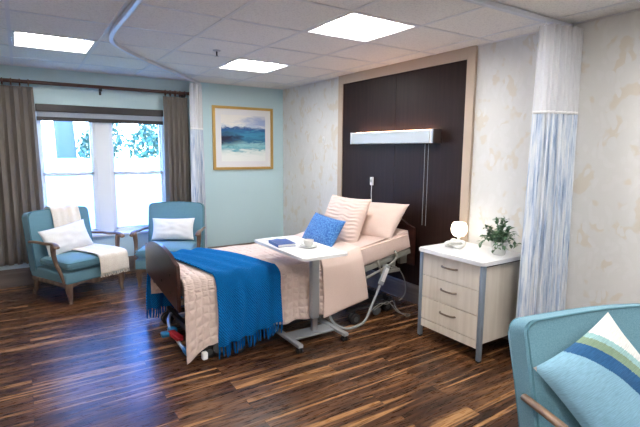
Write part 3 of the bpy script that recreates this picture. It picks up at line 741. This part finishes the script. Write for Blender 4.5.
# foot pedal: steel lever with ribbed red tread and blue ends
pd = MB().tube(smoothpath([(-2.27, -2.15, .13), (-2.33, -2.3, .13), (-2.35, -2.45, .10), (-2.355, -2.70, .085), (-2.35, -2.90, .07)]), .014, 8).build('brake_pedal', 'silver', bed, True)
mm = Matrix.Translation((-2.355, -2.59, .105)) @ Matrix.Rotation(math.radians(8), 4, 'Z')
mb = MB().box(-.026, .026, -.09, .09, -.016, .016, .01, 3, mm)
for k in range(7): mb.box(-.028, .028, -.08 + k * .025, -.070 + k * .025, .010, .021, .003, 1, mm)
mb.build('pedal_tread', 'red_plastic', pd, True)
MB().box(-.028, .028, -.07, .0, -.018, .020, .010, 3, Matrix.Translation((-2.352, -2.43, .108)) @ Matrix.Rotation(math.radians(14), 4, 'Z')).build('pedal_end', 'cyan_plastic', pd, True)
MB().box(-.04, .02, -.028, .028, -.018, .020, .010, 3, Matrix.Translation((-2.405, -2.52, .105))).build('pedal_end', 'cyan_plastic', pd, True)
MB().box(-.016, .016, -.05, .05, -.018, .018, .008, 3, Matrix.Translation((-2.352, -2.85, .08))).build('pedal_end', 'cyan_plastic', pd, True)

# footboard: arched dark cherry board
def board(x, y0, y1, zb0, zb1, zs, za, th, name):
    pts = [(y0, zb0), (y1, zb1)]
    top = [(y1, zs - .03), (y1 - .006, zs - .008), (y1 - .03, zs)]
    W = (y1 - y0)
    for k in range(0, 13):
        u = k / 12; yy = y1 - .10 - (W - .20) * u
        top.append((yy, zs + .012 + (za - zs - .012) * math.sin(PI * u) ** .75))
    top += [(y0 + .03, zs), (y0 + .006, zs - .008), (y0, zs - .03)]
    mb = MB(); mb.prism(pts + top, lambda p, q, c: Vector((x + c, p, q)), th, .006)
    return mb.build(name, 'cherry', bed, True, angle=50)
fb = board(-2.405, -2.86, -1.90, .385, .46, .725, .795, .028, 'footboard')
for y, z in ((-2.70, .49), (-2.70, .62), (-2.45, .52)):
    MB().lathe([(0, 0), (.010, .001), (.010, .005), (0, .006)], (-2.4065, y, z), 12, Matrix.Rotation(-PI / 2, 4, 'Y')).build('bolt', 'dark_steel', fb, True)
board(-.115, -2.86, -1.92, .42, .42, .80, .90, .028, 'headboard')
for y in (BY0 + .13, BY1 - .13):
    MB().box(-2.38, -2.30, y - .02, y + .02, .40, .44).build('board_mount', 'bed_steel', bed)
    MB().box(-.20, -.11, y - .02, y + .02, .43, .6).build('board_mount', 'bed_steel', bed)

# bedding ------------------------------------------------------------
def drape_path(x, ztop, zn, zf, y_near=BY0, y_far=BY1, off=.012):
    # near hem -> top -> far hem
    n, f = y_near - off - .012, y_far + off + .008
    return [(n - .02, zn), (n - .014, zn + (ztop - zn) * .4), (n - .004, ztop - .08), (n + .012, ztop - .02), (n + .05, ztop + off * .9), (n + .12, ztop + off), ((n + f) / 2, ztop + off + .012), (f - .12, ztop + off), (f - .03, ztop + off * .5), (f, ztop - .04), (f + .008, (ztop + zf) / 2), (f + .012, zf)]
def make_drape(xa, xb, ztop_fn, zn_fn, zf_fn, off, wrink, seed, flare=0.):
    def f(u, v):
        x = xa + (xb - xa) * u
        pts = drape_path(x, ztop_fn(x), zn_fn(u), zf_fn(u), off=off)
        k = v * (len(pts) - 1); i = min(int(k), len(pts) - 2); t = k - i
        def cr(c):
            p0, p1, p2, p3 = (pts[max(i - 1, 0)][c], pts[i][c], pts[i + 1][c], pts[min(i + 2, len(pts) - 1)][c])
            return .5 * (2 * p1 + (p2 - p0) * t + (2 * p0 - 5 * p1 + 4 * p2 - p3) * t * t + (3 * p1 - p0 - 3 * p2 + p3) * t ** 3)
        y, z = cr(0), cr(1)
        hang = max(0, 1 - v * 3.2) if v < .5 else max(0, 1 - (1 - v) * 3.2)
        y -= (wrink * hang * (.5 + math.sin(x * 26 + 2 * nz(x * 3, z * 3, seed))) * .5 + flare * hang * hang) * (1 if v < .5 else -1)
        z += wrink * .35 * nz(x * 7, y * 7, seed) * (1 - hang)
        return Vector((x, y, z))
    return f
topf = lambda x: .60 if x < -.985 else .60 + (x + .985) * .22
# pink quilt bedspread: hangs over the near side, its foot corner falling to the floor
def zn(u):
    if u < .03: return .03 + .02 * u / .03
    if u < .12: return .05 + .075 * (u - .03) / .09
    return .125 + .035 * min(1, (u - .12) / .3) + .006 * math.sin(u * 40)
sp_f = make_drape(-2.365, -1.02, topf, zn, lambda u: .25, .012, .022, 1)
def spf(u, v):
    p = sp_f(u, v)
    if u < .1 and v < .4:   # corner flares over the foot caster
        k = (1 - u / .1) * (1 - v / .4); p.y -= .02 * k; p.x -= .015 * k
    return p
b1 = MB().sheet(spf, 70, 80, 1.35, 2.0).build('bedspread', 'pink_quilt', None, True, solid=.008, angle=180)
tag(b1, 'pale pink quilted bedspread hanging over the bed side with its corner near the floor', 'bedspread')
# smooth pink coverlet folded near the head end
b2 = MB().sheet(make_drape(-1.22, -.80, lambda x: topf(x) + .006, lambda u: .135 + .09 * u, lambda u: .24, .036, .006, 4), 34, 70, .4, 2).build('folded_coverlet', 'pink_cover', None, True, solid=.006, angle=180)
for vtx in b2.data.vertices:     # its free edge slants outwards as it falls
    if vtx.co.z < .6 and vtx.co.y < -2.5: vtx.co.x += (.6 - vtx.co.z) * .16 * ((vtx.co.x + 1.22) / .42)
tag(b2, 'smooth pale pink coverlet hanging over bed side right of the overbed table column', 'coverlet')
# blue knitted throw, laid diagonally over the foot of the bed
def throw_f(u, v):
    base = make_drape(0, 1, lambda x: .60, lambda q: .125, lambda q: .20, .026, 0, 2)
    p = base(.5, v); t = min(1, max(0, (p.y + 2.9) / 1.0))
    x0 = -2.14 + (-2.36 + 2.14) * t; x1 = -1.62 + (-1.93 + 1.62) * t
    if v > .72: x0 -= .05 * (v - .72) / .28
    x = x0 + (x1 - x0) * u
    z = p.z; y = p.y
    hang = max(0, 1 - v * 3.) if v < .5 else max(0, 1 - (1 - v) * 3.)
    y -= (.018 * math.sin(u * 26 + nz(u * 3, z * 4, 2) * 2) * hang + .016 * hang) * (1 if v < .5 else -1.5)
    z += .009 * math.sin(u * 19 + 3.5 * t) * (1 - hang) * (1 if .1 < v < .9 else 0) + .004
    z += hang * (.10 * (u - .35)) if v < .5 else -.10 * hang
    return Vector((x, y, z))
tb = tag(empty('throw_blanket', (0, 0, 0)), 'bright blue knitted throw with fringe laid across the foot of the bed', 'throw blanket')
MB().sheet(throw_f, 60, 90, 1.0, 3.0).build('cloth', 'blue_knit', tb, True, solid=.012, angle=180)
for vv in (0, 1):
    mb = MB()
    for k in range(24):
        p = throw_f((k + .3) / 23.6, vv); q = random.uniform(-.012, .012); L_ = .085
        mb.tube([p + Vector((0, 0, .01)), p + Vector((q * .4, -.004, -L_ * .5)), p + Vector((q, random.uniform(-.008, .008), -L_ + random.uniform(-.01, .01)))], [.006, .0075, .0045], 6)
    mb.build('fringe', 'blue_knit', tb, True)

# pillows: local X = width, Y = height, Z = thickness, leaning toward the headboard
def lean(deg, yaw=0., roll=0.): # face toward the foot (-X), width along Y
    return (Matrix.Rotation(math.radians(yaw), 4, 'Z') @ Matrix.Rotation(-PI / 2, 4, 'Z') @ Matrix.Rotation(math.radians(90 - deg), 4, 'X') @ Matrix.Rotation(math.radians(roll), 4, 'Z')).to_euler()
pillow('bed_pillow', .70, .44, .17, 'pink_cover', 'plain pale pink pillow at the head of the bed, behind the ruched one', 'pillow', (-.345, -2.50, .845), lean(42, 8, 3), .014, 11, n=30)
pillow('ruched_pillow', .60, .52, .18, 'pink_cover', 'large pale pink ruched pillow leaning behind the small blue one', 'pillow', (-.60, -2.35, .835), lean(24, 4, 0), .010, 12, 1, n=64)
pillow('accent_cushion', .50, .30, .12, 'blue_speckle', 'small mottled blue cushion propped against the ruched pillow', 'cushion', (-.885, -2.42, .775), lean(32, 4, -4), .006, 13)

# ------------------------------------------------------------------ overbed table
ot = tag(empty('overbed_table', (-1.42, -2.98, 0)), 'white-topped overbed table on a grey pedestal standing over the bed', 'overbed table')
mb = MB(); pl = []
tx0, tx1, ty0, ty1 = -.245, .145, -.385, .45
for cx, cy, s0 in ((tx1 - .03, ty0 + .03, -90), (tx1 - .03, ty1 - .03, 0), (tx0 + .03, ty1 - .03, 90), (tx0 + .03, ty0 + .03, 180)):
    for q in range(6): a = math.radians(s0 + q * 18); pl.append((cx + .03 * math.cos(a), cy + .03 * math.sin(a)))
mb.prism(pl, lambda p, q, c: Vector((p, q, .762 + c)), .02, .004); mb.build('tabletop', 'white_lam', ot, True, angle=50)
MB().box(.075, .165, -.11, -.02, .72, .745, .004).build('height_lever', 'dark_steel', ot)
MB().box(-.10, .12, -.13, .12, .743, .761, .003).build('top_bracket', 'silver', ot)
cx, cy = .085, .0
MB().box(cx - .036, cx + .036, cy - .028, cy + .028, .17, .745, .012, 3).build('column', 'silver', ot, True)
MB().box(cx - .024, cx + .024, cy - .018, cy + .018, .06, .20, .006, 2).build('inner_column', 'chrome', ot, True)
mb = MB().box(-.15, .26, -.075, .075, .052, .066, .004)
mb.build('base_plate', 'silver', ot)
for x in (-.17, .255):
    MB().box(x - .022, x + .022, -.22, .46, .050, .078, .006).build('base_leg', 'silver', ot)
    for y in (-.19, .43):
        c = empty('caster', (x, y, 0)); c.parent = ot
        for xx in (-.014, .014): MB().lathe([(0, -.007), (.019, -.008), (.0235, -.003), (.0235, .003), (.019, .008), (0, .007)], (xx, 0, .0235), 16, Matrix.Rotation(PI / 2, 4, 'Y')).build('wheel', 'rubber', c, True)
        MB().box(-.008, .008, -.012, .012, .02, .051, .002).build('fork', 'dark_steel', c)

# on the tabletop
TZ = .7825
bk = tag(empty('book', (-1.555, -2.84, TZ), -.12), 'blue hardcover book lying on the white overbed tabletop', 'book')
MB().box(-.075, .075, -.105, .105, .0, .003, .001).box(-.075, .075, -.105, .105, .021, .024, .001).box(-.0755, -.072, -.105, .105, 0, .024, .001).build('cover', 'book_blue', bk)
MB().box(-.070, .071, -.101, .101, .0032, .0208).build('pages', 'paper', bk)
mg = tag(empty('magazine', (-1.50, -2.66, TZ), .5), 'thin folded leaflet lying beside the blue book', 'leaflet')
MB().box(-.07, .07, -.10, .10, 0, .004).build('pages', 'paper', mg)
MB().box(-.055, .03, -.08, .03, .0042, .0048).build('cover_picture', 'blue_speckle', mg)
sc_ = MB().lathe([(0, .004), (.030, .003), (.032, 0), (.036, .001), (.070, .012), (.071, .014), (.068, .0145), (.036, .006), (0, .006)], (0, 0, 0), 28).build('saucer', 'ceramic', None, True, angle=60)
sc_.location = (-1.425, -3.035, TZ); tag(sc_, 'white saucer under the teacup on the overbed table', 'saucer')
cp = tag(empty('teacup', (-1.425, -3.035, TZ + .0075)), 'small white teacup on a saucer on the overbed table', 'cup')
MB().lathe([(.0, .0), (.020, .0), (.021, .004), (.030, .012), (.038, .030), (.042, .050), (.040, .050), (.036, .030), (.028, .014), (0, .008)], (0, 0, 0), 28).build('bowl', 'ceramic', cp, True, angle=60)
MB().tube(smoothpath([(-.038, 0, .042), (-.058, 0, .042), (-.062, 0, .028), (-.048, 0, .017), (-.032, 0, .016)], 4), .0035, 8).build('handle', 'ceramic', cp, True)

# ------------------------------------------------------------------ hand control and cables
hc = tag(empty('hand_control', (0, 0, 0)), 'grey corded bed hand control hanging on the side rail', 'bed remote')
mt = Matrix.Translation((-.586, -2.975, .421)) @ Matrix.Rotation(math.radians(27), 4, 'Y')
MB().box(-.030, .030, -.012, .012, -.095, .095, .010, 3, mt).build('housing', 'grey_plastic', hc, True)
MB().box(-.020, .020, -.014, -.0125, -.06, .07, .0005, 1, mt).build('keypad', 'white_metal', hc)
MB().box(-.012, .012, .0, .05, .07, .09, .003, 2, mt).build('hook', 'grey_plastic', hc)
MB().tube(smoothpath([(-.535, -2.97, .505), (-.46, -2.97, .485), (-.37, -2.96, .42), (-.30, -2.95, .30), (-.29, -2.94, .19), (-.34, -2.92, .12)], 8), .005, 6).build('cord', 'bed_steel', hc, True)
c2 = MB().tube(smoothpath([(-.633, -2.975, .333), (-.68, -2.98, .25), (-.74, -2.985, .15), (-.82, -3.0, .045), (-.93, -3.0, .012), (-1.02, -2.98, .012), (-1.10, -2.93, .06), (-1.14, -2.90, .16), (-1.16, -2.84, .3)], 8), .011, 8).build('thick_power_cable', 'grey_plastic', None, True)
tag(c2, 'thick grey cable sagging from the hand control to the floor by the pedestal', 'cable')
c3_ = MB().tube(smoothpath([(-.70, -2.94, .10), (-.60, -2.95, .15), (-.52, -2.95, .13), (-.47, -2.97, .155), (-.44, -3.0, .08), (-.36, -3.04, .012), (-.30, -3.03, .012), (-.33, -2.99, .012), (-.40, -2.96, .04), (-.5, -2.945, .145), (-.58, -2.93, .12), (-.66, -2.93, .09)], 8), .0045, 6).build('power_cord', 'bed_steel', None, True)
tag(c3_, 'thin pale power cord looped over the bed base caster on the floor', 'cable')
c4_ = MB().tube(smoothpath([(-.03, -3.27, .60), (-.055, -3.22, .615), (-.05, -3.15, .575), (-.035, -3.12, .54)], 6), .004, 6).build('short_cable', 'bed_steel', None, True)
tag(c4_, 'short pale cable end on the dark panel between bed and cabinet', 'cable')

# ------------------------------------------------------------------ bedside cabinet
CX0, CX1, CY0, CY1, CT = -.575, -.085, -4.015, -3.395, .755
bc = tag(empty('bedside_cabinet', ((CX0 + CX1) / 2, (CY0 + CY1) / 2, 0)), 'whitewashed three-drawer bedside cabinet with blue-grey metal posts', 'bedside cabinet')
hx, hy = (CX1 - CX0) / 2, (CY1 - CY0) / 2
MB().box(-hx + .02, hx - .005, -hy + .02, hy - .02, .13, CT - .035, .002).build('carcass', 'cab_wood', bc)
mb = MB(); pl = []
for cx, cy, s0 in ((hx - .02, -hy - .01 + .03, -90), (hx - .02, hy + .01 - .03, 0), (-hx - .02 + .03, hy + .01 - .03, 90), (-hx - .02 + .03, -hy - .01 + .03, 180)):
    for q in range(6): a = math.radians(s0 + q * 18); pl.append((cx + .03 * math.cos(a), cy + .03 * math.sin(a)))
mb.prism(pl, lambda p, q, c: Vector((p, q, CT - .03 + c)), .03, .006); mb.build('cabinet_top', 'white_lam', bc, True, angle=50)
MB().box(-hx + .05, hx - .03, -hy + .008, -hy + .018, CT - .045, CT - .032).build('shadow_gap_rail', 'dark_steel', bc)
for sx in (-1, 1):
    for sy in (-1, 1):
        p = MB().box(sx * (hx - .018) - .018, sx * (hx - .018) + .018, sy * (hy - .016) - .016, sy * (hy - .016) + .016, .012, CT - .031, .006).build('post', 'cab_post', bc, True)
        MB().box(sx * (hx - .018) - .015, sx * (hx - .018) + .015, sy * (hy - .016) - .013, sy * (hy - .016) + .013, 0, .0125, .002).build('foot', 'rubber', p)
zz = [.165, .35, .535, .72]
for k in range(3):
    z0, z1 = zz[k] + .003, zz[k + 1] - .003
    dr = MB().box(-hx + .004, -hx + .0195, -hy + .036, hy - .036, z0, z1, .0015).build('drawer', 'cab_wood', bc)
    zc = (z0 + z1) / 2 + .02
    MB().tube(smoothpath([(-hx + .006, -.075, zc), (-hx - .018, -.055, zc), (-hx - .026, 0, zc), (-hx - .018, .055, zc), (-hx + .006, .075, zc)], 4), [.0075] * 17, 8).build('handle', 'bronze', dr, True)
MB().box(-hx + .004, -hx + .0195, -hy + .036, hy - .036, .10, .162, .0015).build('kick_panel', 'cab_wood', bc)
# table lamp
tl_ = tag(empty('table_lamp', (-.20, -3.47, CT)), 'small glowing white globe lamp on the bedside cabinet', 'table lamp')
MB().lathe([(0, 0), (.035, 0), (.037, .006), (.030, .016), (.016, .024), (.012, .05), (.016, .062)], (0, 0, 0), 24).build('base', 'ceramic', tl_, True)
MB().lathe([(.016, .060), (.044, .070), (.063, .098), (.068, .128), (.063, .158), (.052, .180), (.050, .183), (0, .174)], (0, 0, 0), 28).build('lamp_shade', 'lamp', tl_, True, angle=60)
# knotted ornament
def knot(t):
    a = 2 * PI * t
    return Vector(((math.sin(a) + 2 * math.sin(2 * a)) * .026, (math.cos(a) - 2 * math.cos(2 * a)) * .026, .034 - math.sin(3 * a) * .018))
kn = MB().tube([knot(i / 60) for i in range(60)], .0155, 10, closed=True).build('knot_ornament', 'ceramic', None, True, angle=180)
kn.location = (-.345, -3.56, CT - .0015); tag(kn, 'white knotted ceramic ornament in front of the glowing lamp', 'ornament')
# potted plant
PX, PY = -.26, -3.905
pp = tag(empty('potted_plant', (PX, PY, CT)), 'trailing variegated green plant in white pot on bedside cabinet', 'potted plant')
pot = MB().lathe([(0, 0), (.040, 0), (.045, .004), (.056, .05), (.062, .10), (.060, .103), (.057, .10), (.052, .085), (0, .082)], (0, 0, 0), 28).build('pot', 'ceramic', pp, True, angle=60)
MB().lathe([(0, .083), (.051, .0855)], (0, 0, 0), 20).build('soil', 'bark', pp)
mbL, mbS = MB(), MB(); rnd = random.Random(4)
def leaf(mb, p, d, n, L, W):
    d = d.normalized(); s_ = d.cross(n).normalized(); n = s_.cross(d)
    rows = [(0, .0, 0), (.25, .75, .06), (.5, 1, .08), (.75, .7, .03), (1, .0, -.08)]
    prev = None
    for (a, b, c) in rows:
        mid = p + d * (a * L) + n * (c * L); vs = [mb.bm.verts.new(mid + s_ * (b * W / 2) + n * W * .12 * b), mb.bm.verts.new(mid), mb.bm.verts.new(mid - s_ * (b * W / 2) + n * W * .12 * b)]
        if prev:
            for q in (0, 1):
                f = mb.bm.faces.new((prev[q], prev[q + 1], vs[q + 1], vs[q]))
                for l in f.loops: l[mb.uv].uv = (l.vert.co.x * 30, l.vert.co.z * 30)
        prev = vs
for k in range(38):
    az = rnd.uniform(0, 2 * PI); trail = k % 3 == 0
    up = rnd.uniform(.03, .12); out = rnd.uniform(.06, .135)
    if k % 7 == 0: up, out, trail = .17, .03, False
    end = Vector((math.cos(az) * out, math.sin(az) * out, .09 + (rnd.uniform(-.04, .0) if trail else up)))
    if PX + end.x > -.06: end.x = -.06 - PX
    st = smoothpath([(math.cos(az) * .02, math.sin(az) * .02, .084), (math.cos(az) * out * .6, math.sin(az) * out * .6, .115 + up * .4), end], 4)
    mbS.tube(st, .0018, 5)
    for q in range(2, len(st)):
        p = st[q]; dirn = (st[q] - st[q - 1]).normalized()
        dd = dirn * .5 + Vector((rnd.uniform(-1, 1), rnd.uniform(-1, 1), rnd.uniform(-.5, .6)))
        leaf(mbL, p, dd, Vector((rnd.uniform(-.4, .4), rnd.uniform(-.4, .4), 1)), rnd.uniform(.036, .052), rnd.uniform(.023, .032))
for v in mbL.bm.verts:
    if v.co.x + PX > -.015: v.co.x = -.015 - PX
    if v.co.z < .004 : v.co.z = .004
mbL.build('foliage', 'leaf', pp, True, angle=180); mbS.build('stems', 'leaf', pp, True)

# ------------------------------------------------------------------ outside
GZ = -.35
struct(MB().box(-16, 12, .3, 24, GZ - .1, GZ).build('lawn_ground', 'grass'))
fn = tag(empty('garden_fence', (-2, 4.2, GZ)), 'white panel fence across the garden outside the window', 'fence')
for k in range(-3, 4):
    mb = MB().box(k * 2 + .06, k * 2 + 1.94, -.02, .02, .05, 1.66).box(k * 2 + .06, k * 2 + 1.94, -.035, .035, 1.62, 1.70, .005).box(k * 2 + .06, k * 2 + 1.94, -.035, .035, .05, .15, .005)
    for q in range(12): mb.box(k * 2 + .07 + q * .156, k * 2 + .07 + q * .156 + .004, -.024, .024, .15, 1.62)
    mb.build('fence_panel', 'fence', fn)
    MB().box(k * 2 - .055, k * 2 + .055, -.055, .055, 0, 1.78, .006).build('fence_post', 'fence', fn)
def tree(x, y, trunk_r, h, crown, label, name='garden_tree', dens=500, leafs=.16):
    e = tag(empty(name, (x, y, GZ)), label, 'tree' if h > 1 else 'shrub')
    MB().tube(smoothpath([(0, 0, 0), (.03, 0, h * .4), (-.02, .05, h * .8), (.05, 0, h)], 4), [trunk_r * (1.1 - .03 * i) for i in range(13)], 12).build('trunk', 'bark', e, True)
    mb = MB(); rnd = random.Random(int(x * 10))
    for (cx, cy, cz, r) in crown:
        for k in range(dens):
            v = Vector((rnd.gauss(0, 1), rnd.gauss(0, 1), rnd.gauss(0, 1))).normalized() * r * rnd.uniform(.6, 1)
            leaf(mb, Vector((cx, cy, cz)) + v, Vector((rnd.uniform(-1, 1), rnd.uniform(-1, 1), rnd.uniform(-1, .6))), Vector((rnd.uniform(-.5, .5), rnd.uniform(-.5, .5), 1)), leafs * rnd.uniform(.6, 1.2), leafs * .5)
    mb.build('foliage', 'tree_leaf', e)
tree(-2.38, 6.2, .22, 4.2, [(0, 0, 4.6, 1.1), (.9, .3, 4.2, .9), (-.8, 0, 4.5, .9)], 'thick bluish tree trunk beyond the fence, left of centre window bar')
tree(-1.3, 7.2, .08, 1.6, [(-.1, 0, 2.1, .55), (-.05, 0, 2.9, .5), (-.35, 0, 1.9, .4)], 'small pale leafy tree between the thick trunk and the centre window bar')
tree(.75, 6.4, .09, 1.6, [(0, 0, 2.3, .7), (-.85, .2, 2.4, .55), (.8, 0, 2.5, .7), (-1.3, .1, 2.0, .45), (-.5, 0, 1.95, .5), (.5, .1, 3.1, .6), (-.6, 0, 3.1, .55)], 'leafy green tree behind the fence seen through the righthand window unit')
# low plants under the fence
for k, x in enumerate((-2.9, -2.45, -2.0, -1.7, -1.35)):
    e = tag(empty('garden_plant', (x, 2.2 + .1 * (k % 2), GZ)), 'low green plant below the window sill outside', 'plant', 'low plants outside under the window')
    mb = MB(); rnd = random.Random(k)
    for q in range(120):
        v = Vector((rnd.gauss(0, .13), rnd.gauss(0, .1), rnd.uniform(.0, .36))); leaf(mb, v, Vector((rnd.uniform(-1, 1), rnd.uniform(-1, 1), rnd.uniform(0, 1))), Vector((0, 0, 1)), .09, .04)
    mb.build('foliage', 'tree_leaf', e)

# ------------------------------------------------------------------ light, world, camera
W = bpy.data.worlds.new('sky'); bpy.context.scene.world = W; W.use_nodes = True
t = W.node_tree; bg = t.nodes['Background']
tc = t.nodes.new('ShaderNodeTexCoord'); sp_ = t.nodes.new('ShaderNodeSeparateXYZ'); t.links.new(tc.outputs['Generated'], sp_.inputs[0])
r = ramp(t, [(.0, (.85, .93, 1.)), (.14, (.40, .64, 1.)), (.33, (.05, .25, 1.))]); t.links.new(sp_.outputs[2], r.inputs[0]); t.links.new(r.outputs[0], bg.inputs[0])
bg.inputs[1].default_value = 7.5

cam = bpy.data.cameras.new('camera'); co = bpy.data.objects.new('camera', cam); COL.objects.link(co)
f_, pitch, yaw, roll = 456.7486, .136474, .578641, .00716
cam.sensor_width = 36; cam.lens = f_ / 640 * 36; cam.clip_start = .05
fw_ = Vector((math.sin(yaw) * math.cos(pitch), math.cos(yaw) * math.cos(pitch), -math.sin(pitch))); rt = Vector((math.cos(yaw), -math.sin(yaw), 0)); up = rt.cross(fw_)
r2 = math.cos(roll) * rt + math.sin(roll) * up; u2 = -math.sin(roll) * rt + math.cos(roll) * up
mw = Matrix((r2, u2, -fw_)).transposed().to_4x4(); mw.translation = (-3.26574, -6.01226, 1.52789)
co.matrix_world = mw
S = bpy.context.scene; S.camera = co
S.view_settings.view_transform = 'Standard'; S.view_settings.look = 'None'; S.view_settings.gamma = 1; S.view_settings.exposure = 1.5
S.view_settings.use_curve_mapping = False
try: S.cycles.use_denoising = True
except Exception: pass
S.cycles.max_bounces = 10; S.cycles.diffuse_bounces = 6; S.cycles.sample_clamp_indirect = 8
